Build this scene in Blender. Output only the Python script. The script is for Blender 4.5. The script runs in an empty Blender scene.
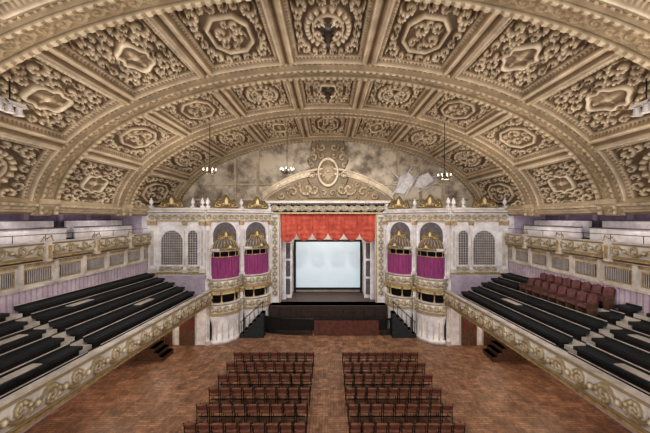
import bpy, math, random
import numpy as np
from mathutils import Vector
random.seed(3); rng=np.random.RandomState(4)
sc=bpy.context.scene
CAMZ=8.6; F=300.0
# ------------------------------------------------------------ materials
def D(c,k=.84):
    l=.3*c[0]+.59*c[1]+.11*c[2]
    return tuple(l+(x-l)*k for x in c)
def nt(name):
    m=bpy.data.materials.new(name); m.use_nodes=True
    t=m.node_tree; b=t.nodes['Principled BSDF']; return m,t,b
def mat(name,c1,c2=None,scale=3.0,rough=.7,metal=0.0,bump=0.0,detail=6,stretch=(1,1,1),lo=.35,hi=.65,emit=0):
    m,t,b=nt(name); N=t.nodes; L=t.links
    b.inputs['Roughness'].default_value=rough; b.inputs['Metallic'].default_value=metal
    if c2 is None: c2=tuple(x*.75 for x in c1)
    c1=D(c1); c2=D(c2)
    tc=N.new('ShaderNodeTexCoord'); mp=N.new('ShaderNodeMapping'); mp.inputs['Scale'].default_value=stretch
    no=N.new('ShaderNodeTexNoise'); no.inputs['Scale'].default_value=scale; no.inputs['Detail'].default_value=detail
    no.inputs['Roughness'].default_value=.65
    r=N.new('ShaderNodeValToRGB'); r.color_ramp.elements[0].position=lo; r.color_ramp.elements[1].position=hi
    r.color_ramp.elements[0].color=(*c2,1); r.color_ramp.elements[1].color=(*c1,1)
    L.new(tc.outputs['Object'],mp.inputs[0]); L.new(mp.outputs[0],no.inputs['Vector']); L.new(no.outputs[0],r.inputs[0])
    L.new(r.outputs[0],b.inputs['Base Color'])
    if bump:
        bp=N.new('ShaderNodeBump'); bp.inputs['Strength'].default_value=bump; bp.inputs['Distance'].default_value=.05
        L.new(no.outputs[0],bp.inputs['Height']); L.new(bp.outputs[0],b.inputs['Normal'])
    if emit:
        L.new(r.outputs[0],b.inputs['Emission Color']); b.inputs['Emission Strength'].default_value=emit
    return m
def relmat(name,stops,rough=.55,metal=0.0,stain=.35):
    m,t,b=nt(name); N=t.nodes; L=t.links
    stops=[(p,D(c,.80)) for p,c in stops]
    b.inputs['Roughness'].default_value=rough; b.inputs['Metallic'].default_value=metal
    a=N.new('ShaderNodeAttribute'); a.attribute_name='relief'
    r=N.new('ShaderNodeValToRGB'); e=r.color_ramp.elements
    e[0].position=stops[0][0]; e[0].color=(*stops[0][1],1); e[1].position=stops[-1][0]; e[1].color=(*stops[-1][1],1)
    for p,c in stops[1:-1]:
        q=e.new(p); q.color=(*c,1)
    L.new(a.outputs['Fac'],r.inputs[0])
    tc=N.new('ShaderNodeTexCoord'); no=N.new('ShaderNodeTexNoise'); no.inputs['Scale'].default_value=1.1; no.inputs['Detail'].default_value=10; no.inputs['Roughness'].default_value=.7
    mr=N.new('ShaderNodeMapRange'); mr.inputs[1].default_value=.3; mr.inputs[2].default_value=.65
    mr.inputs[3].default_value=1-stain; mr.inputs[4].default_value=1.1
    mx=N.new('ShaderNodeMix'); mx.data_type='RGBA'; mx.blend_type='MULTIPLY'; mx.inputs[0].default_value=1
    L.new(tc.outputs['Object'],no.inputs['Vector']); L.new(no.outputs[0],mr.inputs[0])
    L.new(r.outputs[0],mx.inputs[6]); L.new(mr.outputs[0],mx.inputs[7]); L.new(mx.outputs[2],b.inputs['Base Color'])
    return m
M_ceil=relmat('aged_gilt_plaster_recess_shade',[(0,(.17,.11,.06)),(.3,(.34,.23,.125)),(.65,(.60,.455,.285)),(1,(.92,.80,.61))],stain=.42)  # brown ground, gilt relief; shade of the recesses painted in by height
M_arch=relmat('arch_plaster',[(0,(.17,.11,.055)),(.5,(.45,.325,.18)),(1,(.80,.65,.45))],stain=.4)  # recesses darkened in the colour by height, as on the ceiling
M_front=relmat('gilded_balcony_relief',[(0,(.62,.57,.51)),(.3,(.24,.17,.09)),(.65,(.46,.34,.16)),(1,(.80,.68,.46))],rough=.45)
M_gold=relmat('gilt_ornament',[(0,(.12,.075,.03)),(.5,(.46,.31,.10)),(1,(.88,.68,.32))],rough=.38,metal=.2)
M_cream=mat('cream_paint',(.70,.64,.57),(.44,.38,.34),1.6,.6)
M_white=mat('white_paint',(.84,.81,.81),(.58,.53,.55),2.0,.6)
M_lilac=mat('lilac_paint',(.50,.41,.50),(.34,.27,.35),1.5,.7)
M_board=mat('lilac_white_boards',(.66,.54,.63),(.44,.34,.43),1.5,.7)
M_dlilac=mat('dull_mauve_paint',(.34,.24,.37),(.20,.135,.22),1.5,.8)
M_tymp=mat('peeling_plaster',(.66,.56,.44),(.22,.165,.12),.9,.9,bump=.3,detail=13,lo=.36,hi=.57)
M_beam=mat('stained_cream_moulding',(.66,.54,.38),(.34,.25,.16),1.2,.8)
M_goldp=mat('gold_paint',(.60,.43,.18),(.28,.19,.08),6,.4,.3)
M_dark=mat('dark_opening',(.03,.018,.018),(.012,.008,.008),3,.9)
M_black=mat('black_upholstery',(.022,.029,.034),(.009,.012,.015),4,.6)
M_purple=mat('purple_velvet',(.37,.045,.22),(.17,.018,.10),3,.8,stretch=(6,6,.5))
M_red=mat('red_velvet',(.66,.105,.05),(.40,.045,.024),2,.8)
M_pit=mat('red_brown_boards',(.15,.04,.022),(.07,.02,.013),4,.6)
M_dred=mat('dark_red_boards',(.20,.035,.022),(.09,.016,.012),4,.6)
M_wood=mat('brown_wood',(.17,.085,.045),(.08,.038,.02),5,.5)
M_dwood=mat('dark_stage_wood',(.05,.026,.018),(.022,.012,.009),5,.5)
M_seat=mat('seat_red_wood',(.24,.085,.045),(.11,.038,.022),5,.45)
M_iron=mat('black_iron',(.022,.022,.022),(.012,.012,.012),5,.4,.4)
M_bronze=mat('dark_bronze',(.10,.075,.055),(.05,.035,.025),5,.4,.5)
M_grey=mat('grey_lattice',(.17,.145,.16),(.09,.075,.085),4,.7)
M_mauve=mat('mauve_seat_fabric',(.25,.095,.095),(.13,.045,.05),4,.8)
M_screen=mat('glowing_screen_fabric',(.56,.68,.76),(.52,.64,.72),.4,.8,emit=.17)  # faint glow added to the fabric so the screen reads bright
M_bulb=mat('lamp_glass',(1,.92,.78),(1,.88,.7),1,.4,emit=1.6)
M_stage=mat('stage_boards',(.11,.07,.05),(.06,.035,.025),3,.5,stretch=(8,1,1))
def floor_mat():
    m,t,b=nt('worn_parquet'); N=t.nodes; L=t.links
    tc=N.new('ShaderNodeTexCoord')
    ck=N.new('ShaderNodeTexChecker'); ck.inputs['Scale'].default_value=1/1.0
    def bricks(rot,c1,c2):
        mp=N.new('ShaderNodeMapping'); mp.inputs['Rotation'].default_value=(0,0,rot)
        br=N.new('ShaderNodeTexBrick'); br.inputs['Scale'].default_value=1.0
        br.inputs['Brick Width'].default_value=.5; br.inputs['Row Height'].default_value=.125; br.inputs['Mortar Size'].default_value=.007
        br.inputs['Color1'].default_value=(*c1,1); br.inputs['Color2'].default_value=(*c2,1); br.inputs['Mortar'].default_value=(.065,.038,.024,1)
        L.new(tc.outputs['Object'],mp.inputs[0]); L.new(mp.outputs[0],br.inputs['Vector']); return br
    a=bricks(0,(.335,.20,.122),(.235,.130,.078)); c=bricks(math.pi/2,(.275,.160,.096),(.19,.105,.064))
    m0=N.new('ShaderNodeMix'); m0.data_type='RGBA'
    L.new(tc.outputs['Object'],ck.inputs['Vector']); L.new(ck.outputs['Fac'],m0.inputs[0]); L.new(a.outputs[0],m0.inputs[6]); L.new(c.outputs[0],m0.inputs[7])
    no=N.new('ShaderNodeTexNoise'); no.inputs['Scale'].default_value=2.2; no.inputs['Detail'].default_value=12; no.inputs['Roughness'].default_value=.8
    r=N.new('ShaderNodeValToRGB'); r.color_ramp.elements[0].position=.38; r.color_ramp.elements[1].position=.64
    r.color_ramp.elements[0].color=(.48,.45,.43,1); r.color_ramp.elements[1].color=(1.6,1.53,1.50,1)
    mx=N.new('ShaderNodeMix'); mx.data_type='RGBA'; mx.blend_type='MULTIPLY'; mx.inputs[0].default_value=1
    L.new(tc.outputs['Object'],no.inputs['Vector'])
    L.new(no.outputs[0],r.inputs[0]); L.new(m0.outputs[2],mx.inputs[6]); L.new(r.outputs[0],mx.inputs[7])
    L.new(mx.outputs[2],b.inputs['Base Color']); b.inputs['Roughness'].default_value=.5
    return m
M_floor=floor_mat()
# ------------------------------------------------------------ mesh builder
class MB:
    def __init__(s):
        s.v=[];s.lp=[];s.ct=[];s.mi=[];s.sm=[];s.rel=[];s.n=0;s.mats=[];s.T=None
    def frame(s,o=None,ex=None,ey=None):
        s.T=None if o is None else (np.array(o,float),np.array(ex,float),np.array(ey,float))
    def mid(s,m):
        if m not in s.mats: s.mats.append(m)
        return s.mats.index(m)
    def add(s,V,faces,m,smooth=False,rel=.8):
        V=np.asarray(V,float).reshape(-1,3)
        if s.T is not None:
            o,ex,ey=s.T; V=o+V[:,:1]*ex+V[:,1:2]*ey+V[:,2:]*np.array([0,0,1.])
        k=s.mid(m)
        if isinstance(faces,np.ndarray):
            s.lp.append((faces+s.n).ravel()); s.ct.append(np.full(len(faces),faces.shape[1])); nf=len(faces)
        else:
            s.lp.append(np.array([i+s.n for f in faces for i in f])); s.ct.append(np.array([len(f) for f in faces])); nf=len(faces)
        s.mi.append(np.full(nf,k)); s.sm.append(np.full(nf,smooth)); s.v.append(V)
        s.rel.append(np.broadcast_to(np.asarray(rel,float).ravel() if np.ndim(rel) else rel,(len(V),)).astype(float))
        s.n+=len(V)
    def box(s,x0,x1,y0,y1,z0,z1,m,rel=.8):
        V=[(x,y,z) for z in(z0,z1) for y in(y0,y1) for x in(x0,x1)]
        s.add(V,[(0,1,5,4),(1,3,7,5),(3,2,6,7),(2,0,4,6),(4,5,7,6),(0,2,3,1)],m,False,rel)
    def grid(s,P,m,rel=.8,smooth=True,closeu=False):
        P=np.asarray(P,float); a,b=P.shape[:2]
        I=np.arange(a*b).reshape(a,b)
        if closeu: I=np.vstack([I,I[:1]])
        q=np.stack([I[:-1,:-1],I[1:,:-1],I[1:,1:],I[:-1,1:]],-1).reshape(-1,4)
        s.add(P.reshape(-1,3),q,m,smooth,rel)
    def lathe(s,prof,cx,cy,m,seg=16,a0=0,a1=2*math.pi,sy=1.0,rel=.8,smooth=True,lobes=0,la=0):
        A=np.linspace(a0,a1,seg+1); pr=np.array(prof,float)
        mod=1+la*np.cos(lobes*A) if lobes else np.ones_like(A)
        P=np.zeros((len(A),len(pr),3))
        P[...,0]=cx+pr[None,:,0]*(np.cos(A)*mod)[:,None]; P[...,1]=cy+sy*pr[None,:,0]*(np.sin(A)*mod)[:,None]; P[...,2]=pr[None,:,1]
        s.grid(P,m,rel,smooth)
    def tube(s,pts,r,m,seg=6,rel=.8):
        pts=[Vector(p) for p in pts]; n=len(pts); P=np.zeros((seg,n,3))
        for i,p in enumerate(pts):
            d=(pts[min(i+1,n-1)]-pts[max(i-1,0)]).normalized()
            u=d.orthogonal().normalized() if abs(d.z)>.9 else d.cross(Vector((0,0,1))).normalized()
            w=d.cross(u)
            for k in range(seg):
                a=2*math.pi*k/seg; P[k,i]=p+(u*math.cos(a)+w*math.sin(a))*r
        s.grid(P,m,rel,True,closeu=True)
    def prism(s,poly,z0,z1,m,rel=.8):
        n=len(poly); V=[(x,y,z0) for x,y in poly]+[(x,y,z1) for x,y in poly]
        fs=[tuple(range(n-1,-1,-1)),tuple(range(n,2*n))]+[(i,(i+1)%n,n+(i+1)%n,n+i) for i in range(n)]
        s.add(V,fs,m,False,rel)
    def build(s,name,mirror=False,shear=0,loc=None):
        V=np.vstack(s.v).copy()
        if shear: V[:,2]+=np.clip(20.3-V[:,1],0,99)*shear
        if mirror: V[:,0]*=-1
        lp=np.concatenate(s.lp); ct=np.concatenate(s.ct)
        me=bpy.data.meshes.new(name); me.vertices.add(len(V)); me.vertices.foreach_set('co',V.ravel())
        me.loops.add(len(lp)); me.loops.foreach_set('vertex_index',lp.astype(np.int32))
        me.polygons.add(len(ct)); st=np.concatenate([[0],np.cumsum(ct)[:-1]]); me.polygons.foreach_set('loop_start',st.astype(np.int32))
        for m in s.mats: me.materials.append(m)
        me.polygons.foreach_set('material_index',np.concatenate(s.mi).astype(np.int32))
        me.polygons.foreach_set('use_smooth',np.concatenate(s.sm).astype(bool))
        at=me.attributes.new('relief','FLOAT','POINT'); at.data.foreach_set('value',np.concatenate(s.rel).astype(np.float32))
        me.update(calc_edges=True); me.validate()
        ob=bpy.data.objects.new(name,me); sc.collection.objects.link(ob)
        return ob
# ------------------------------------------------------------ relief patterns
def ss(a,b,x):
    t=np.clip((x-a)/(b-a),0,1); return t*t*(3-2*t)
def scroll(x,y,cx,cy,R,sg=1,ph=0,tw=8.0):
    dx=x-cx; dy=(y-cy)*sg; r=np.hypot(dx,dy)/R; th=np.arctan2(dy,dx)
    b=np.cos(th-tw*r+ph)
    return ss(-.35,.6,b)*ss(1.05,.85,r)*(.76+.24*np.cos(9*th+4*r))
def vine(x,y,L,H):
    k=np.floor(x/L); u=(x/L-k-.5)*L; sg=np.where(k%2==0,1.,-1.)
    yy=y*sg
    h=scroll(u,yy,0,-.05*H,.46*L if .46*L<.95*H else .95*H)
    stem=np.exp(-((yy-.55*H*np.cos(u/L*math.pi))/(.12*H))**2)*.7
    b=np.hypot((np.abs(u)-.5*L)/(.13*L),y/(.35*H)); bud=ss(1.1,.5,b)
    return np.maximum(np.maximum(h,stem),bud)
def mx(*a):
    r=a[0]
    for b in a[1:]: r=np.maximum(r,b)
    return r
def coffer(p,q,wp,wq,typ,rnd):
    P=np.abs(p)/wp; Q=np.abs(q)/wq
    base=mx(scroll(P,Q,.74,.74,.25,1,.5,7),scroll(P,Q,.46,.84,.17,-1,0,6),scroll(P,Q,.86,.44,.17,-1,1.,6),scroll(P,Q,.16,.87,.15,1,0,6),scroll(P,Q,.88,.14,.14,1,2.,6))
    wob=1+.10*np.cos(6*np.arctan2(q,p)+rnd)
    e=np.hypot(p/(.36*wp),q/(.44*wq))*wob
    strap=mx(scroll(P,Q,.50,.50,.22,1,1.,7),scroll(P,Q,.20,.62,.16,-1,0,6),scroll(P,Q,.55,.16,.16,1,2,6))
    h0=np.where(e>1.15,np.maximum(base,strap),0); h0=mx(h0,ss(.18,.07,np.abs(e-1.0)))
    fig=ss(1,.35,np.hypot(p/(.13*wp),(q+.02*wq)/(.27*wq)))+.8*ss(1,.4,np.hypot(p/(.07*wp),(q-.30*wq)/(.09*wq)))+.6*ss(1,.3,np.hypot((p-.16*wp*np.sign(q))/(.16*wp),q/(.07*wq)))
    h0=np.where(e<.88,np.clip(fig*(.8+.2*np.cos(q*22+p*9)),0,1)*.7+.22,h0)
    f=np.maximum(np.maximum(P/.56,Q/.58),(P/.56+Q/.58)*.68); h1=np.where(f>1.12,base,0); h1=mx(h1,ss(.11,.05,np.abs(f-1))*.85)
    sw=mx(scroll(p/wp,q/wq,.22,.12,.24,1,rnd,6),scroll(p/wp,q/wq,-.20,-.10,.26,-1,rnd,6),scroll(p/wp,q/wq,-.22,.30,.17,1,0,5),scroll(p/wp,q/wq,.25,-.30,.18,-1,0,5),scroll(p/wp,q/wq,.0,-.40,.14,-1,0,5),scroll(p/wp,q/wq,.05,.42,.14,1,0,5))
    h1=np.where(f<.90,np.clip(sw,0,1)*.85+.08,h1)
    r=np.hypot(P/.60,Q/.60); th=np.arctan2(q,p)
    wre=ss(.17,.08,np.abs(r-1))*(.65+.35*np.cos(22*th)); h2=np.where(r>1.15,base,0)
    inn=mx(scroll(P,Q,.28,.28,.20,1,0,6),ss(.05,.6,np.cos(6*th)+.7-r*3.2),.7*ss(.09,.04,np.abs(r-.72)))
    h2=mx(np.where(r<.9,inn+.08,h2),wre)
    return np.clip(np.where(typ==0,h0,np.where(typ==1,h1,h2)),0,1)
# ------------------------------------------------------------ ellipse vault
A0,B0,ZC=12.4,6.45,8.75
def ell(A,B,s_n):
    ph=np.linspace(0,math.pi,6001); x=-A*np.cos(ph); z=B*np.sin(ph)
    L=np.concatenate([[0],np.cumsum(np.hypot(np.diff(x),np.diff(z)))])
    s=np.linspace(0,L[-1],s_n); p=np.interp(s,L,ph)
    X=-A*np.cos(p); Z=B*np.sin(p); nx=-X/A**2; nz=-Z/B**2; n=np.hypot(nx,nz)
    return s-L[-1]/2,X,Z,nx/n,nz/n
RIBS=[(4.2,5.0),(7.45,8.3),(12.4,13.25),(17.4,18.2),(23.4,24.0)]
NS=960
s_,X_,Z_,nx_,nz_=ell(A0,B0,NS)
ys=np.linspace(0.2,24.0,740)
S,Y=np.meshgrid(s_,ys,indexing='ij')
PW=2*s_[-1]/9.0
idx=np.floor(S/PW+.5); p=S-idx*PW; wp=PW/2-.19
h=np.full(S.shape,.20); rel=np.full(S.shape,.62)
bays=[(.3,4.2),(5.0,7.45),(8.3,12.4),(13.25,17.4),(18.2,23.4)]
for bi,(y0,y1) in enumerate(bays):
    cols=np.where((ys>=y0)&(ys<=y1))[0]
    sl=(slice(None),slice(cols[0],cols[-1]+1))
    yc=(y0+y1)/2; wq=(y1-y0)/2-.12
    q=Y[sl]-yc; pp=p[sl]
    d=np.minimum(wp-np.abs(pp),wq-np.abs(q))
    typ=(np.abs(idx[sl])*2+bi+(np.abs(idx[sl])//3))%3
    iw=.30
    orn=coffer(pp,q,wp-iw,wq-iw,typ,idx[sl]*1.7+bi)*(d>iw)
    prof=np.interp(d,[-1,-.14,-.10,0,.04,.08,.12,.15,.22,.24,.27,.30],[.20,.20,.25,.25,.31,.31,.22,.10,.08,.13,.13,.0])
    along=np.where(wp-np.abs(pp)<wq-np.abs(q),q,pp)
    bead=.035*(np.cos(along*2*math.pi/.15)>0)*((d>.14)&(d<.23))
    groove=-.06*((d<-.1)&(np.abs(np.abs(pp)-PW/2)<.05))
    rr=np.interp(d,[-.2,-.12,-.06,0,.04,.08,.12,.17,.24,.27,.30],[.35,.25,.75,.7,.95,.85,.2,.25,.85,.7,.0])+bead*9  # moulding tones: grooves painted dark like shade, raised edges pale
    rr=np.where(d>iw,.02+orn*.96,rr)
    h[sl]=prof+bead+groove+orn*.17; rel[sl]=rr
mb=MB()
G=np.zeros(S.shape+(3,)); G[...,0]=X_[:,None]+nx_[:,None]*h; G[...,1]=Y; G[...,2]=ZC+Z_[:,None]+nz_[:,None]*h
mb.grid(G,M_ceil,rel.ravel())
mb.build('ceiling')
for (y0,y1) in RIBS:
    mb=MB(); s2,X2,Z2,nx2,nz2=ell(A0,B0,760)
    w=np.array([0,0,.001,.03,.06,.09,.13,.16,.18,.19,.20]+list(np.linspace(.22,.78,16))+[.80,.81,.84,.87,.91,.94,.97,1,1]); yy=y0+w*(y1-y0)
    hb=np.interp(w,[0,.02,.1,.16,.18,.2,.22,.3,.7,.78,.8,.84,.98,1],[.42,.50,.50,.46,.36,.40,.38,.36,.36,.38,.36,.46,.48,.42])
    hb[0]=.0; hb[-1]=0; hb[1]=.42
    SS,W=np.meshgrid(s2,w,indexing='ij'); H=np.broadcast_to(hb,SS.shape).copy()
    leaf=np.cos(SS*2*math.pi/.28); edge=((W>.02)&(W<.17))|((W>.82)&(W<.99))
    H+=edge*.04*(leaf>0)
    v=vine(SS,(W-.5)*(y1-y0),.5,.30*(y1-y0)); mid=(W>.21)&(W<.79)
    H+=mid*v*.03
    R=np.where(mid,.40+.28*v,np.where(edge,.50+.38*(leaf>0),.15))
    G=np.zeros(SS.shape+(3,)); G[...,0]=X2[:,None]+nx2[:,None]*H; G[...,1]=yy[None,:]; G[...,2]=ZC+Z2[:,None]+nz2[:,None]*H
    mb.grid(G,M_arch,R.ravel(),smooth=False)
    hh=np.linspace(.10,.44,9); SS,HH=np.meshgrid(s2,hh,indexing='ij')
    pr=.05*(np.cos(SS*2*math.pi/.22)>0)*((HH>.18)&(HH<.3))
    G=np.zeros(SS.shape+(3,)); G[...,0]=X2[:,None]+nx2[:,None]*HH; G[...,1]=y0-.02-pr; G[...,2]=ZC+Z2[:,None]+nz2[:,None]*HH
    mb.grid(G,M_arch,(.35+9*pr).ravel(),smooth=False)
    mb.build('ceiling_arch')
# ------------------------------------------------------------ floor and outer shell
mb=MB(); mb.box(-15,15,-4,24,-.2,0,M_floor); mb.build('floor')
for mir,nm in ((False,'wall_left'),(True,'wall_right')):
    mb=MB()
    mb.box(-12.5,-12.2,-4,20.3,0,6.75,M_lilac)
    for y in np.arange(3,20.2,.24): mb.box(-12.2,-12.17,y,y+.15,4.0,5.75,M_board)
    mb.box(-12.2,-12.1,2,20.3,5.7,5.80,M_cream); mb.box(-12.2,-12.08,2,20.3,6.62,6.75,M_goldp)
    mb.box(-12.2,-12.15,2,20.3,5.80,6.62,M_cream)
    for y in np.arange(4.2,19.8,1.55):
        mb.box(-12.15,-12.12,y,y+1.2,5.92,6.52,M_goldp); mb.box(-12.125,-12.10,y+.07,y+1.13,5.98,6.46,M_grey)
        for k in range(13): mb.box(-12.11,-12.085,y+.11+k*.08,y+.125+k*.08,5.98,6.46,M_cream)
        mb.box(-12.17,-12.02,y+1.29,y+1.46,5.8,6.74,M_cream)
    mb.box(-15,-14.7,-4,20.6,0,9.3,M_dlilac)
    mb.box(-15,-12.2,-4,20.6,9.0,9.3,M_dlilac)
    mb.box(-15,-12.6,20.3,20.6,0,9.3,M_lilac)
    for y in np.arange(3,20,1.9): mb.box(-14.7,-14.6,y,y+.25,6.9,9.0,M_lilac)
    mb.build(nm,mir)
    mb=MB()
    prof=[(-12.5,8.82),(-12.2,8.82),(-12.15,8.92),(-12.05,8.94),(-12.05,9.04),(-11.9,9.08),(-11.88,9.18),(-12.0,9.24),(-12.15,9.36),(-12.5,9.5)]
    yy=np.linspace(0.2,24,300); P=np.zeros((300,len(prof),3))
    for j,(x,z) in enumerate(prof): P[:,j,0]=x+(.04*(np.cos(yy*2*math.pi/.3)>0) if 3<j<7 else 0); P[:,j,1]=yy; P[:,j,2]=z
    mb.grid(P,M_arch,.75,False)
    for y0,y1 in RIBS[:4]:
        G=[(0,.3),(.5,.3),(.5,.1),(.42,0),(.3,-.12),(.12,-.3),(0,-.4)]
        n=len(G); V=[(-12.3+a,y0,9.1+b) for a,b in G]+[(-12.3+a,y1,9.1+b) for a,b in G]
        mb.add(V,[tuple(range(n)),tuple(range(2*n-1,n-1,-1))]+[(i,(i+1)%n,n+(i+1)%n,n+i) for i in range(n)],M_arch,False,.7)
    mb.build('cornice',mir)
# ------------------------------------------------------------ relief path strip
def strip(mb,path,z0,z1,m,L=.8,dep=.07,bulge=.12,nz=14,res=.06,caps=True):
    pts=np.array(path,float); seg=np.hypot(*np.diff(pts,axis=0).T); cs=np.concatenate([[0],np.cumsum(seg)])
    n=max(8,int(cs[-1]/res)); s=np.linspace(0,cs[-1],n); x=np.interp(s,cs,pts[:,0]); y=np.interp(s,cs,pts[:,1])
    dx=np.gradient(x,s); dy=np.gradient(y,s); l=np.hypot(dx,dy); nx=dy/l; ny=-dx/l
    v=np.linspace(0,1,nz); SS,V=np.meshgrid(s,v,indexing='ij')
    rel=vine(SS,(V-.5)*(z1-z0),L,.40*(z1-z0))*((V>.14)&(V<.86))
    H=bulge*np.sin(math.pi*np.clip(V,0,1))**.8+rel*dep
    H=np.where((V<.12)|(V>.88),H+.05,H); R=np.where((V<.12)|(V>.88),.6,rel)
    P=np.stack([x[:,None]+nx[:,None]*H,y[:,None]+ny[:,None]*H,z0+(z1-z0)*V],-1)
    mb.grid(P,m,R.ravel())
    if caps:
        for za,zb,o,mm in((z1,z1+.06,.14,M_cream),(z0-.08,z0,.12,M_goldp)):
            P=np.zeros((n,5,3))
            for j,(oo,zz) in enumerate(((-.12,zb),(o,zb),(o,za),(-.12,za),(-.12,zb))):
                P[:,j,0]=x+nx*oo;P[:,j,1]=y+ny*oo;P[:,j,2]=zz
            mb.grid(P,mm,.8,False)
# ------------------------------------------------------------ balconies
for mir in (False,True):
    mb=MB()
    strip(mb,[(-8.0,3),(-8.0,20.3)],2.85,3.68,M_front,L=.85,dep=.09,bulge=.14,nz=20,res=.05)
    mb.box(-8.14,-8.0,3,20.25,2.85,3.7,M_cream)
    mb.box(-12.19,-8.05,3,20.25,2.68,2.88,M_cream)
    aisles=[5.0,11.3]
    slabs={0:(13.6,15.0),1:(8.2,9.5),2:(15.5,16.8),3:(9.4,10.4),4:(13.0,14.2)}
    for k in range(6):
        x1=-8.15-.67*k; x0=x1-.67; z=3.02+.30*k
        x0=max(x0,-12.19)
        mb.box(x0,x1,3,20.25,z-.30,z,M_black)
        mb.box(x1-.09,x1+.01,3,20.25,z-.24,z+.035,M_cream)
        segs=[3.2]+sum([[a-.32,a+.32] for a in aisles],[])+[20.2]
        for i in range(0,len(segs),2):
            parts=[(segs[i],segs[i+1])]
            if mir and k>=4: parts=[(u,v) for u,v in ((segs[i],min(segs[i+1],12.2)),(max(segs[i],17.4),segs[i+1])) if v-u>.5]
            for a,b in parts:
                mb.box(x0+.05,x0+.52,a,b,z+.22,z+.34,M_black)
                mb.box(x0+.08,x0+.46,a+.1,b-.1,z,z+.22,M_dark)
                mb.box(x0+.0,x0+.05,a,b,z+.26,z+.42,M_black)
                mb.box(x0-.005,x0+.045,a,b,z+.42,z+.44,M_cream)
        for a in aisles:
            mb.box(x0+.0,x0+.36,a-.30,a+.30,z,z+.15,M_cream)
        if k in slabs:
            a,b=slabs[k]; mb.box(x0+.12,x0+.44,a,b,z+.345,z+.37,M_cream)
    mb.build('balcony',mir,shear=.028)
for mir in (False,True):
    mb=MB()
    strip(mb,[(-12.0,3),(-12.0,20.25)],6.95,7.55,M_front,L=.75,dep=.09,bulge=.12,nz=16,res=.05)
    mb.box(-12.15,-12.0,3,20.25,6.8,7.55,M_cream)
    mb.box(-14.69,-12.0,3,20.25,6.76,6.92,M_cream)
    for y in np.arange(4.5,20,2.7):
        mb.box(-11.98,-11.80,y,y+.25,6.77,7.64,M_cream); mb.box(-11.99,-11.77,y+.06,y+.19,6.9,7.45,M_goldp)
        mb.tube([(-11.9,y-.15,7.62),(-11.9,y-.05,7.8),(-11.9,y+.12,7.72),(-11.9,y+.3,7.85),(-11.9,y+.4,7.62)],.03,M_goldp)
    for y0,y1 in ((5.4,10.2),(10.9,14.9),(15.5,19.9)):
        mb.box(-13.1,-13.0,y0,y1,6.92,8.10,M_white); mb.box(-13.16,-12.96,y0,y1,8.10,8.15,M_grey)
        mb.box(-13.9,-13.1,y0,y1,6.92,7.55,M_black)
        mb.box(-13.9,-13.8,y0+.3,y1+.2,7.4,8.45,M_white); mb.box(-14.0,-13.76,y0+.3,y1+.2,8.45,8.5,M_grey)
        mb.box(-14.69,-13.9,y0,y1,6.92,7.95,M_black)
    mb.tube([(-12.1,3.2,7.9),(-12.1,20.1,7.9)],.015,M_iron)
    for y in np.arange(3.4,20,1.35): mb.tube([(-12.1,y,7.55),(-12.1,y,7.9)],.012,M_iron)
    mb.build('upper_gallery',mir)
# ------------------------------------------------------------ far flat facade and box towers
def arched(mb,x0,x1,z0,z1,y,m,mf,frame=.09,dep=.04,bars=True):
    r=(x1-x0)/2; cx=(x0+x1)/2; zs=z1-r
    A=np.linspace(0,math.pi,17)
    out=[(x0,z0),(x1,z0)]+[(cx+r*math.cos(a),zs+r*math.sin(a)) for a in A]
    n=len(out); mb.add([(x,y-.02,z) for x,z in out],[tuple(range(n))],m)
    ring=[(x1,z0)]+[(cx+r*math.cos(a),zs+r*math.sin(a)) for a in A]+[(x0,z0)]
    P=np.zeros((len(ring),4,3))
    for i,(x,z) in enumerate(ring):
        dx=(x-cx); dz=max(z-zs,0); l=math.hypot(dx,dz); ux,uz=dx/l,dz/l
        for j,(o,yy) in enumerate(((0,y-.02),(0,y-dep-.03),(frame,y-dep-.03),(frame,y))):
            P[i,j]=(x+ux*o,yy,z+uz*o)
    mb.grid(P,mf,.8,False); mb.box(x0-frame,x1+frame,y-dep-.06,y,z0-.1,z0,mf)
    if bars:
        k=max(3,int((x1-x0)/.13))
        for i in range(1,k):
            x=x0+(x1-x0)*i/k; hh=zs+math.sqrt(max(r*r-(x-cx)**2,0)); mb.box(x-.010,x+.010,y-.05,y-.02,z0,hh,M_cream)
        z=z0+.14
        while z<z1-.1:
            w=r if z<zs else math.sqrt(max(r*r-(z-zs)**2,0)); mb.box(cx-w,cx+w,y-.045,y-.02,z-.009,z+.009,M_cream); z+=.17
def crest(mb,cx,y,z,w,hgt,m=None):
    m=m or M_gold
    U,V=np.meshgrid(np.linspace(-1,1,60),np.linspace(0,1,36),indexing='ij')
    au=np.abs(U)
    top=.50+.5*np.exp(-(au/.30)**2)+.18*np.exp(-((au-.66)/.16)**2)-.45*ss(.8,1,au)
    r=mx(scroll(au,V,.62,.34,.34),scroll(au,V,.3,.3,.26,-1)); r=np.maximum(np.clip(r,0,1),ss(1,.5,np.hypot(U/.2,(V-.5)/.4)))
    r=np.clip(r,.1,1)
    Z=z+V*hgt*top
    mb.grid(np.stack([cx+U*w/2,y-.04-.14*r*np.ones_like(U),Z],-1),m,r.ravel())
    mb.grid(np.stack([cx+U*w/2,y+.04+0*U,Z],-1),m,.3)
def urn(mb,x,y,z,s=1.0,m=None):
    m=m or M_white
    mb.box(x-.14*s,x+.14*s,y-.14*s,y+.14*s,z,z+.16*s,m)
    mb.lathe([(a*s,z+b*s) for a,b in [(.05,.16),(.05,.22),(.15,.34),(.19,.46),(.13,.56),(.15,.60),(.06,.68),(.09,.74),(.0,.84)]],x,y,m,14)
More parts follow.
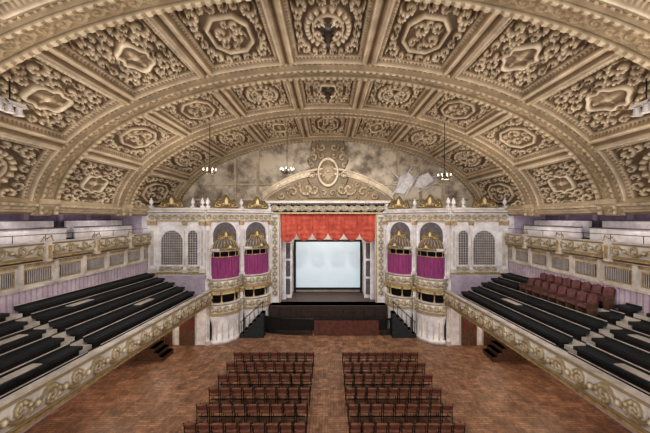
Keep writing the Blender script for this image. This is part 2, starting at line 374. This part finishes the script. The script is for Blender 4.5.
def entab(mb,x0,x1,y,z):
    U,V=np.meshgrid(np.linspace(x0,x1,max(10,int((x1-x0)/.05))),np.linspace(0,1,10),indexing='ij')
    r=vine(U-x0,(V-.5)*.4,.4,.18); mb.grid(np.stack([U,y-.05-.06*r,z+V*.4],-1),M_front,r.ravel())
    mb.box(x0,x1,y-.12,y,z-.08,z,M_goldp); mb.box(x0,x1,y-.15,y,z+.4,z+.47,M_white)
    for x in np.arange(x0+.05,x1-.05,.16): mb.box(x,x+.08,y-.22,y,z+.47,z+.55,M_cream)
    mb.box(x0,x1,y-.34,y+.05,z+.55,z+.66,M_white); mb.box(x0,x1,y-.38,y+.05,z+.66,z+.70,M_goldp); mb.box(x0,x1,y-.1,y+.05,z+.70,z+.85,M_white)
def pil(mb,x0,x1,y,z0,z1,d=.12):
    mb.box(x0,x1,y-d,y,z0,z1,M_white); mb.box(x0-.04,x1+.04,y-d-.04,y,z0,z0+.25,M_cream)
    xm=(x0+x1)/2;w=(x1-x0)
    mb.box(x0+.25*w,x1-.25*w,y-d-.02,y,z0+.5,z1-.7,M_cream)
    mb.box(x0-.05,x1+.05,y-d-.06,y,z1-.35,z1-.05,M_goldp); mb.box(x0-.08,x1+.08,y-d-.1,y,z1-.07,z1,M_cream)
AX,AY,BX,BY=-8.3,20.3,-4.55,23.75
LT=math.hypot(BX-AX,BY-AY)
for mir in (False,True):
    mb=MB()
    y=20.3
    mb.box(-12.6,-8.3,y,y+.3,0,9.3,M_white)
    mb.box(-12.1,-8.3,y-.03,y,2.95,4.7,M_lilac)
    arched(mb,-11.25,-9.8,5.45,7.75,y-.02,M_grey,M_white)
    arched(mb,-9.45,-8.8,5.45,7.75,y-.02,M_grey,M_white)
    for a,b in ((-12.1,-11.6),(-9.75,-9.55),(-8.62,-8.3)): pil(mb,a,b,y,4.9,8.45)
    mb.box(-12,-8.3,y-.1,y,4.8,4.95,M_goldp)
    U,V=np.meshgrid(np.linspace(-11.4,-8.6,70),np.linspace(0,1,12),indexing='ij'); r=vine(U,(V-.5)*.5,.5,.22)
    mb.grid(np.stack([U,y-.03-.07*r,4.98+V*.36],-1),M_front,r.ravel())
    entab(mb,-12.1,-8.3,y,8.45)
    crest(mb,-10.5,y-.1,9.3,1.7,.85)
    for x in (-11.9,-9.1,-8.45): urn(mb,x,y-.1,9.3,.8)
    for x in (-11.6,-10.1):
        mb.box(x,x+1.2,y-.06,y,0,2.3,M_cream)
        for k in (0,1): mb.box(x+.08+k*.53,x+.08+k*.53+.5,y-.1,y,0,2.2,M_wood); mb.box(x+.16+k*.53,x+.08+k*.53+.42,y-.12,y,1.1,2.05,M_dred)
    ex=((BX-AX)/LT,(BY-AY)/LT,0); ey=(-ex[1],ex[0],0)
    mb.frame((AX,AY,0),ex,ey)
    for a,b in ((-.02,.24),(2.44,2.68),(4.86,LT)):
        mb.box(a,b,-.05,.4,0,9.3,M_white); pil(mb,a+.02,b-.02,-.05,4.5,8.45,.14); pil(mb,a+.02,b-.02,-.05,0,3.6,.12)
    for c,hw in ((1.34,1.1),(3.77,1.1)):
        x0,x1=c-hw,c+hw; sy=.62
        mb.box(x0-.02,x1+.02,.45,.6,0,9.3,M_dlilac)
        mb.box(x0-.02,x1+.02,-.02,.45,6.5,9.3,M_white)
        def bow(R,z0,z1,m,**k):
            path=[(c-R*math.cos(a),-.08-R*sy*math.sin(a)) for a in np.linspace(0,math.pi,28)]
            strip(mb,path,z0,z1,m,**k)
        mb.lathe([(.0,0),(1.06,0),(1.06,.25),(.96,.3),(.90,.8),(.93,1.2),(1.04,1.6),(1.12,1.9),(1.12,2.0)],c,-.08,M_white,28,math.pi,2*math.pi,sy)
        for a in np.linspace(math.pi*1.08,math.pi*1.92,7):
            xx=c+.97*math.cos(a); yy=-.08+.97*sy*math.sin(a); mb.lathe([(.05,.3),(.04,1.5)],xx,yy,M_cream,8)
        for z0,z1,mm in ((2.05,2.75,M_front),(3.72,4.40,M_front)):
            bow(1.06,z0,z1,mm,L=.46,dep=.08,bulge=.08,nz=16,res=.045)
            A=np.linspace(0,math.pi,20); poly=[(c-1.08*math.cos(a),-.08-1.08*sy*math.sin(a)) for a in A]+[(x1,.5),(x0,.5)]
            mb.prism(poly,z0-.14,z0-.0,M_cream)
        mb.lathe([(1.0,3.36),(1.05,3.48),(1.1,3.6)],c,-.08,M_gold,60,math.pi,2*math.pi,sy,rel=.9,lobes=16,la=.025)
        mb.box(x0,x1,.3,.44,2.55,3.6,M_dark)
        for a in (math.pi*1.02,math.pi*1.34,math.pi*1.66,math.pi*1.98):
            xx=c+.99*math.cos(a); yy=-.08+.99*sy*math.sin(a)
            mb.lathe([(.09,2.8),(.09,2.9),(.045,2.95),(.04,3.35),(.08,3.42),(.1,3.58)],xx,yy,M_goldp,10)
        for a in (math.pi*1.0,math.pi*2.0):
            xx=c+1.0*math.cos(a); yy=-.08+.99*sy*math.sin(a)
            mb.lathe([(.10,4.45),(.10,4.6),(.055,4.65),(.05,6.1),(.10,6.2),(.12,6.36)],xx,yy,M_white,10)
        A=np.linspace(math.pi*1.01,math.pi*1.99,150); Zs=np.linspace(4.42,5.92,10)
        AA,ZZ=np.meshgrid(A,Zs,indexing='ij'); RR=.97+.035*np.sin(AA*26)+.015*np.sin(AA*47+ZZ)
        mb.grid(np.stack([c+RR*np.cos(AA),-.08+sy*RR*np.sin(AA),ZZ],-1),M_purple)
        mb.lathe([(.98,5.90),(1.0,5.90),(1.0,5.96),(.98,5.96)],c,-.08,M_goldp,24,math.pi,2*math.pi,sy)
        mb.box(x0,x1,.25,.44,4.4,6.5,M_dark)
        for a in np.linspace(math.pi*1.1,math.pi*1.9,5):
            xx=c+.95*math.cos(a); yy=-.08+.95*sy*math.sin(a); mb.lathe([(.04,5.95),(.03,6.1),(.06,6.3)],xx,yy,M_goldp,8)
        mb.lathe([(.92,6.28),(1.02,6.28),(1.08,6.34),(1.08,6.42),(1.0,6.5),(.9,6.5)],c,-.08,M_cream,28,math.pi,2*math.pi,sy)
        dome=[(.88*math.cos(t)**.8 if t<1.55 else 0,6.5+.70*math.sin(t)) for t in np.linspace(0,math.pi/2,10)]
        mb.lathe(dome,c,-.08,M_grey,28,math.pi,2*math.pi,sy)
        for a in np.linspace(math.pi*1.03,math.pi*1.97,11):
            mb.tube([(c+r0*1.02*math.cos(a),-.08+sy*1.02*r0*math.sin(a),z) for r0,z in dome],.028,M_goldp)
        crest(mb,c,-.78,6.4,1.4,.42)
        crest(mb,c,-.14,7.1,1.3,.65)
        arched(mb,c-.85,c+.85,6.9,8.3,-.03,M_grey,M_white,.08,.04,False)
        crest(mb,c,-.2,9.3,1.8,.95)
    for x in (.12,2.55,4.9): urn(mb,x,-.12,9.3,.85)
    entab(mb,0,LT,-.05,8.45)
    mb.frame()
    mb.prism([(-12.4,20.4),(-8.3,20.4),(-4.55,23.8),(-4.55,24),(-12.4,24)],9.15,9.28,M_cream)
    mb.build('theatre_box_tower',mir)
# ------------------------------------------------------------ proscenium wall
mb=MB()
mb.box(-12.6,-3.78,24,24.3,0,9.0,M_cream); mb.box(3.78,12.6,24,24.3,0,9.0,M_cream)
mb.box(-12.6,12.6,24,24.3,9.0,16,M_tymp)
mb.build('wall_far')
mb=MB()
for sx in(-1,1):
    a,b=sorted((sx*3.78,sx*4.6))
    mb.box(a,b,23.75,24.0,1.9,9.0,M_white)
    U,V=np.meshgrid(np.linspace(0,1,12),np.linspace(0,1,110),indexing='ij'); r=vine(V*6.3,(U-.5)*.5,.5,.22)
    mb.grid(np.stack([a+.16+(b-a-.32)*U,23.74-.07*r,2.4+6.3*V],-1),M_front,(r*.7).ravel())
    for e in (a,b-.09): mb.box(e,e+.09,23.66,23.75,1.9,9.0,M_goldp)
U,V=np.meshgrid(np.linspace(-4.7,4.7,230),np.linspace(0,1,16),indexing='ij'); r=vine(U+10,(V-.5)*.7,.55,.30)
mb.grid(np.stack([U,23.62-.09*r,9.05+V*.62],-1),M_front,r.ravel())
mb.box(-4.8,4.8,23.62,24,9.0,9.68,M_cream); mb.box(-4.85,4.85,23.5,24,8.93,9.03,M_goldp)
for x in np.arange(-4.8,4.75,.2): mb.box(x,x+.1,23.4,24,9.68,9.78,M_cream)
mb.box(-5,5,23.25,24,9.78,9.92,M_white); mb.box(-5.05,5.05,23.2,24,9.92,9.98,M_goldp)
mb.build('proscenium_frame')
mb=MB()
t=np.linspace(-1,1,120); xs=5.2*t; zs=10.0+2.05*np.cos(t*math.pi/2)**.8
prof=[(0,.0),(.25,0),(.28,.1),(.18,.16),(.18,.36),(.3,.42),(.3,.52),(0,.52)]
P=np.zeros((120,len(prof),3))
for j,(o,dz) in enumerate(prof):
    P[:,j,0]=xs; P[:,j,1]=24-o-(.05*(np.cos(xs*20)>0) if j in(3,4) else 0); P[:,j,2]=zs+dz
mb.grid(P,M_arch,.95,False)
U,V=np.meshgrid(np.linspace(-1,1,260),np.linspace(0,1,50),indexing='ij')
top=2.0*np.cos(U*math.pi/2)**.8; aU=np.abs(U)*5.0; Zl=V*top
r=np.zeros_like(U)
for (cx,cz,R,sg) in((1.7,.95,.62,1),(2.8,.65,.5,-1),(3.7,.38,.34,1),(.95,.45,.35,-1),(2.25,.22,.22,1),(2.35,1.3,.25,1),(3.4,.95,.22,1)): r=np.maximum(r,scroll(aU,Zl,cx,cz,R,sg,0,6.5))
mb.grid(np.stack([U*5.0,23.98-.28*r,10.0+Zl],-1),M_arch,(.25+.65*r).ravel())
mb.build('proscenium_pediment')
mb=MB()
U,V=np.meshgrid(np.linspace(-1,1,110),np.linspace(0,1,190),indexing='ij'); aU=np.abs(U)*1.7; Zl=V*4.5
r=np.zeros_like(U)
for (cx,cz,R,sg) in((1.1,.7,.5,1),(1.15,3.1,.42,-1),(.5,4.0,.38,1),(.35,.35,.32,-1),(1.25,1.9,.38,1),(.5,3.3,.28,1),(1.3,2.5,.3,-1),(1.2,3.8,.3,1)): r=np.maximum(r,scroll(aU,Zl,cx,cz,R,sg,0,6.5))
e=np.hypot(aU/.75,(Zl-2.0)/1.05); r=np.where(e<1.1,0,r); r=np.maximum(r,ss(.16,.08,np.abs(e-1)))
r=np.where(e<.9,.45*ss(.9,.3,e)+.5*ss(.2,.8,np.cos(Zl*9)*np.cos(aU*8))*ss(.9,.5,e),r)
edge=1.45+.15*np.cos(Zl*4.2)-.35*ss(3.9,4.5,Zl); m_=ss(edge+.1,edge-.05,aU)
mb.grid(np.stack([U*1.7,24.05-m_*(.28+.30*r),10.2+Zl],-1),M_arch,(.20+.72*r).ravel())
mb.build('crest_cartouche')
mb=MB()
for sx in(-1,1):
    for z,w in ((10.0,11.2),(11.2,9.6)):
        a,b=sorted((sx*5.3 if z<11 else sx*3.6,sx*w)); mb.box(a,b,23.84,24,z,z+.14,M_beam)
    for x in (5.6,7.4,9.2):
        hh=ZC+6.0*math.sqrt(1-(x/12.0)**2)-.2
        mb.box(sx*x-.1,sx*x+.1,23.88,24,10.1,hh,M_beam)
mb.build('trim_1')
mb=MB()
for (x0,z0,x1,z1) in((5.0,10.3,6.6,12.6),(6.0,10.2,7.2,12.2),(7.0,10.6,8.6,11.4),(5.2,11.4,8.8,11.9),(5.0,12.3,6.4,11.0)):
    mb.tube([(x0,23.7,z0),(x1,23.7,z1)],.05,M_white)
for o in(0,1.5): mb.add([(5.3+o,23.72,10.6+o*.3),(6.0+o,23.72,10.5+o*.3),(6.9+o,23.72,11.6),(6.4+o,23.72,12.2),(5.7+o,23.72,11.9)],[(0,1,2,3,4)],M_white)
mb.build('plaster_repair_panel')
# ------------------------------------------------------------ stage
mb=MB()
mb.box(-4.5,4.5,23.0,24,0,1.9,M_dwood); mb.box(-4.55,4.55,22.95,24,1.84,1.9,M_stage)
mb.box(-6.2,6.2,24,30.4,1.6,1.9,M_stage)
for x in np.arange(-4.4,4.3,.8): mb.box(x,x+.7,22.93,23,.3,1.7,M_dwood)
mb.build('stage')
mb=MB()
mb.box(-6.4,6.4,30.2,30.4,1.9,10.5,M_wood); mb.box(-6.4,-6.2,24.3,30.3,1.9,10.5,M_cream); mb.box(6.2,6.4,24.3,30.3,1.9,10.5,M_cream)
mb.box(-6.4,6.4,24.3,30.4,10.5,10.7,M_dark)
mb.build('wall_stage_house')
for sx in (-1,1):
    for k in range(3):
        mb=MB(); a,b=sorted((sx*(3.05+.05*k),sx*4.9)); yy=25.2+k*.95
        mb.box(a,b,yy,yy+.1,1.9,8.8,(M_white,M_cream,M_white)[k])
        for z in (2.2,3.7,5.2,6.7): mb.box(a+.12,b-.12,yy-.04,yy,z,z+1.3,M_grey if k!=1 else M_white)
        mb.build('stage_wing_flat')
mb=MB()
mb.box(-3.05,3.05,27.0,27.08,2.15,6.65,M_iron); mb.box(-2.88,2.88,26.96,27.0,2.36,6.45,M_screen)
for x in(-3.0,2.9): mb.box(x,x+.1,26.95,27.25,1.9,2.2,M_iron)
mb.build('projection_screen')
mb=MB()
mb.box(-4.9,4.9,27.3,27.4,6.3,9.0,M_cream); mb.box(-4.9,4.9,27.3,27.4,1.9,6.3,M_cream)
mb.build('stage_backcloth')
# red valance: gathered drape with deep scalloped hem
mb=MB()
nsw=6
U,V=np.meshgrid(np.linspace(0,1,480),np.linspace(0,1,70),indexing='ij')
f=U*nsw; fu=f-np.floor(f); sag=np.sin(np.clip(fu,0,1)*math.pi)**.6
ctr=np.abs(U-.5)*2
Ln=1.55+.62*sag+.30*ctr**4
Zb=9.0-V*Ln
fold=.05*np.sin((V*4.0+sag*V*1.8)*2*math.pi)*sag*V+.05*np.sin(U*2*math.pi*nsw*3)*(1-V*.6)
Yv=23.88-.30*sag*V**.8-fold
mb.grid(np.stack([-3.75+7.5*U,Yv,Zb],-1),M_red)
mb.build('red_stage_curtain')
mb=MB()
for sx in(-1,1):
    U,V=np.meshgrid(np.linspace(0,1,30),np.linspace(0,1,8),indexing='ij')
    mb.grid(np.stack([sx*(3.45+U*.4),24.6+.06*np.sin(U*30),1.92+V*7],-1),M_white)
mb.build('stage_side_drape')
mb=MB()
mb.box(-1.0,3.65,21.95,22.03,0,1.15,M_pit); mb.box(-1.05,3.7,21.9,22.08,1.15,1.22,M_iron)
for x in np.arange(-1,3.6,.17): mb.box(x,x+.11,21.90,21.96,.05,1.12,M_pit)
mb.build('orchestra_pit_screen')
def railing(pts,h,name):
    mb=MB(); n=len(pts)
    mb.tube([(x,y,h) for x,y in pts],.06,M_iron); mb.tube([(x,y,.15) for x,y in pts],.04,M_iron)
    for i in range(n-1):
        (x0,y0),(x1,y1)=pts[i],pts[i+1]; L=math.hypot(x1-x0,y1-y0); k=max(1,int(L/.075))
        for j in range(k):
            x=x0+(x1-x0)*j/k;y=y0+(y1-y0)*j/k; mb.box(x-.025,x+.025,y-.025,y+.025,0,h,M_iron)
    mb.build(name)
railing([(-4.9+ 3.8*(1-math.cos(t)) ,22.9-.95*math.sin(t)) for t in np.linspace(0,math.pi/2,10)],1.2,'iron_railing')
railing([(5.6-1.85*(1-math.cos(t)),22.6-.65*math.sin(t)) for t in np.linspace(0,math.pi/2,8)],1.2,'iron_railing')
for sx in(-1,1):
    mb=MB()
    for k in range(6):
        a,b=sorted((sx*(4.62+.28*k),sx*(4.9+.28*k))); mb.box(a,b,21.5,22.2,0,1.75-.29*k,M_black); mb.box(a,b,21.48,22.2,1.75-.29*k-.03,1.75-.29*k,M_wood)
    mb.tube([(sx*4.65,21.5,2.6),(sx*6.3,21.5,1.1)],.03,M_iron)
    for k in range(6): mb.tube([(sx*(4.7+.3*k),21.5,1.6-.27*k),(sx*(4.7+.3*k),21.5,2.55-.27*k)],.02,M_iron)
    mb.build('stage_steps')
for sx,y in((-1,18.6),(1,18.6)):
    mb=MB()
    for k in range(6):
        a,b=sorted((sx*(9.9+.28*k),sx*(10.18+.28*k))); mb.box(a,b,y-.6,y+.6,0,.25+.25*k,M_wood); mb.box(a,b,y-.62,y+.6,.22+.25*k,.25+.25*k,M_wood)
    mb.build('wooden_staircase')
# ------------------------------------------------------------ chairs
def chair(mb,x,y=0,mS=M_seat,mF=M_iron,wd=.50):
    w=wd*.42
    mb.box(x-w,x+w,y-.2,y+.22,.43,.47,mS)
    U,V=np.meshgrid(np.linspace(-1,1,7),np.linspace(0,1,5),indexing='ij')
    for off in(0,.03): mb.grid(np.stack([x+U*w,y-.22-.05*(1-U*U)-.08*V+off,.60+.22*V],-1),mS)
    mb.box(x-w,x+w,y-.36,y-.25,.82,.85,mS)
    for sx in(-1,1):
        mb.tube([(x+sx*w,y-.30,.88),(x+sx*w,y-.22,.45),(x+sx*w,y-.26,0)],.018,mF,5)
        mb.tube([(x+sx*w,y-.2,.44),(x+sx*w,y+.2,.44),(x+sx*w,y+.22,0)],.018,mF,5)
        mb.tube([(x+sx*w,y-.24,.66),(x+sx*w,y+.12,.66),(x+sx*w,y+.16,.45)],.016,mF,5)
mb=MB()
for k in range(9): chair(mb,(k-4)*.49,wd=.49)
mb.box(-2.1,2.1,-.24,-.2,.3,.33,M_iron)
row=mb.build('theatre_chair_row'); rm=row.data
rows=[17.6,16.35,15.15,13.95,12.75,11.6,10.45]
first=True
for i,y in enumerate(rows):
    for sx in(-1,1):
        o=row if first else bpy.data.objects.new('theatre_chair_row',rm)
        if not first: sc.collection.objects.link(o)
        first=False; o.location=(sx*3.02+(-.14 if sx<0 else 0)+rng.uniform(-.03,.03),y,0); o.scale=(1.06 if sx<0 else 1.0,1,1)
def plush_row(n,x,y0,k0):
    mb=MB()
    zb=3.02+.30*k0
    for k in range(n):
        y=y0+k*.56; z=zb+(20.3-y)*.028
        mb.box(x-.25,x+.2,y+.04,y+.48,z+.35,z+.46,M_mauve)
        U,V=np.meshgrid(np.linspace(0,1,9),np.linspace(0,1,9),indexing='ij')
        top=.42+.07*np.sin(U*math.pi)
        for o in(0,.09): mb.grid(np.stack([x+.18+.08*V+o,y+.03+U*.46,z+.42+V*top],-1),M_mauve)
        mb.grid(np.stack([x+.26+V*.09,y+.03+U*.46,z+.42+top],-1),M_mauve)
        for yy in(y,y+.51): mb.box(x-.22,x+.22,yy,yy+.03,z+.0,z+.58,M_wood)
    mb.build('plush_seat_row')
plush_row(8,11.78,12.6,5); plush_row(8,11.10,12.6,4)
# ------------------------------------------------------------ light fittings
def chandelier(x,y,zt,zb,s=1.0):
    mb=MB()
    mb.tube([(0,0,zt),(0,0,zb)],.018,M_iron)
    mb.lathe([(0,zb+.2*s),(.1*s,zb+.15*s),(.06*s,zb),(.16*s,zb-.15*s),(.08*s,zb-.3*s),(0,zb-.4*s)],0,0,M_bronze,12)
    for k in range(8):
        a=k*math.pi/4; c,q=math.cos(a),math.sin(a)
        mb.tube([(0,0,zb-.2*s),(.25*s*c,.25*s*q,zb-.32*s),(.5*s*c,.5*s*q,zb-.2*s),(.55*s*c,.55*s*q,zb-.02*s)],.03*s,M_bronze,5)
        mb.lathe([(0,zb-.03*s),(.05*s,zb),(.06*s,zb+.08*s),(.03*s,zb+.15*s),(0,zb+.17*s)],.55*s*c,.55*s*q,M_bulb,8)
    for v in mb.v: v+=np.array([x,y,0])
    mb.build('chandelier')
def zv(x): return ZC+6.2*math.sqrt(1-(x/12.2)**2)
chandelier(-6.7,17.0,zv(6.7),11.3,.65); chandelier(6.6,17.0,zv(6.6),11.0,.65)
chandelier(-2.8,20.5,zv(2.8),11.9,.8)
def boss(y,s):
    mb=MB(); z=ZC+B0-.1
    mb.lathe([(a*s,z+b*s) for a,b in[(.0,-.9),(.08,-.85),(.05,-.7),(.22,-.55),(.12,-.42),(.3,-.3),(.1,-.2),(.42,-.05),(.45,0)]],0,y,M_bronze,24,lobes=6,la=.15)
    mb.build('ceiling_boss')
boss(10.35,.7); boss(15.3,.7)
def rack(sx):
    mb=MB(); x=sx*9.55; y=9.0; z=12.05
    mb.tube([(x-.25*sx,y-.35,z),(x+.25*sx,y+.35,z)],.02,M_iron); mb.tube([(x,y,z),(x,y,z+.75)],.02,M_iron)
    mb.box(x-.10,x+.10,y-.42,y+.42,z-.02,z+.06,M_white)
    for k in(-.28,0,.28):
        mb.lathe([(0,z-.05),(.08,z-.06),(.09,z-.26),(.12,z-.29)],x,y+k,M_white,12)
        mb.lathe([(0,z-.22),(.09,z-.22)],x,y+k,M_bulb,12)
    mb.build('spotlight_rack')
rack(1); rack(-1)
# ------------------------------------------------------------ lights
def lamp(kind,loc,energy,col=(1,.93,.84),target=None,**k):
    d=bpy.data.lights.new('lamp_'+kind.lower(),kind); d.energy=energy; d.color=col
    for a,b in k.items(): setattr(d,a,b)
    o=bpy.data.objects.new('lamp_'+kind.lower(),d); sc.collection.objects.link(o); o.location=loc
    if target is not None:
        o.rotation_euler=(Vector(target)-Vector(loc)).to_track_quat('-Z','Y').to_euler()
    return o
lamp('AREA',(0,-2.5,10),1500,(1,.98,.96),(0,15,8),shape='RECTANGLE',size=20,size_y=7)  # broad soft fill added behind the camera, source unseen
for sx in(-1,1):
    for y in (6,10.5,15.3,20.5):
        lamp('SPOT',(sx*11.2,y,7.9),(560 if y<20 else 380),(1,.88,.70),(-sx*1.0,y+.3,15.2),spot_size=2.3,spot_blend=.8,shadow_soft_size=.15)  # hidden uplights added by the gallery fronts to brighten the vault
    lamp('POINT',(sx*6.65,17.0,10.5),120,(1,.92,.8),shadow_soft_size=.12)
    lamp('SPOT',(sx*6.0,10.9,13.2),950,(1,.98,.97),(sx*8.5,19,3.5),spot_size=1.9,spot_blend=.8,shadow_soft_size=.25)
    for y in(9,14.5,18.8): lamp('POINT',(sx*10.5,y,2.3),60,(1,.82,.62),shadow_soft_size=.12)  # small warm fill lights added beneath the balconies
    for y in(8,12.5,17.5): lamp('POINT',(sx*12.6,y,8.7),24,(1,.92,.95),shadow_soft_size=.08)
lamp('SPOT',(0,12,14.0),2000,(1,.97,.94),(0,14.5,0),spot_size=1.8,spot_blend=.8,shadow_soft_size=.3)
lamp('SPOT',(0,15.4,13.6),1900,(1,.98,.96),(0,24,6.0),spot_size=1.8,spot_blend=.8,shadow_soft_size=.3)
lamp('AREA',(0,24.6,9.6),260,(1,.93,.85),(0,27,4),shape='RECTANGLE',size=6,size_y=.6)
w=bpy.data.worlds.new('world'); sc.world=w; w.use_nodes=True
w.node_tree.nodes['Background'].inputs[0].default_value=(1,.98,.96,1); w.node_tree.nodes['Background'].inputs[1].default_value=.6
# ------------------------------------------------------------ camera
cd=bpy.data.cameras.new('camera'); cam=bpy.data.objects.new('camera',cd); sc.collection.objects.link(cam)
cam.location=(0,0,CAMZ); cam.rotation_euler=(math.radians(90),0,0)
cd.sensor_width=36; cd.sensor_fit='HORIZONTAL'; cd.lens=36*F/650; cd.shift_x=-3/650; cd.shift_y=1.5/650; cd.clip_start=.05
sc.camera=cam
sc.view_settings.view_transform='Standard'
try: sc.view_settings.look='Medium High Contrast'
except Exception: pass
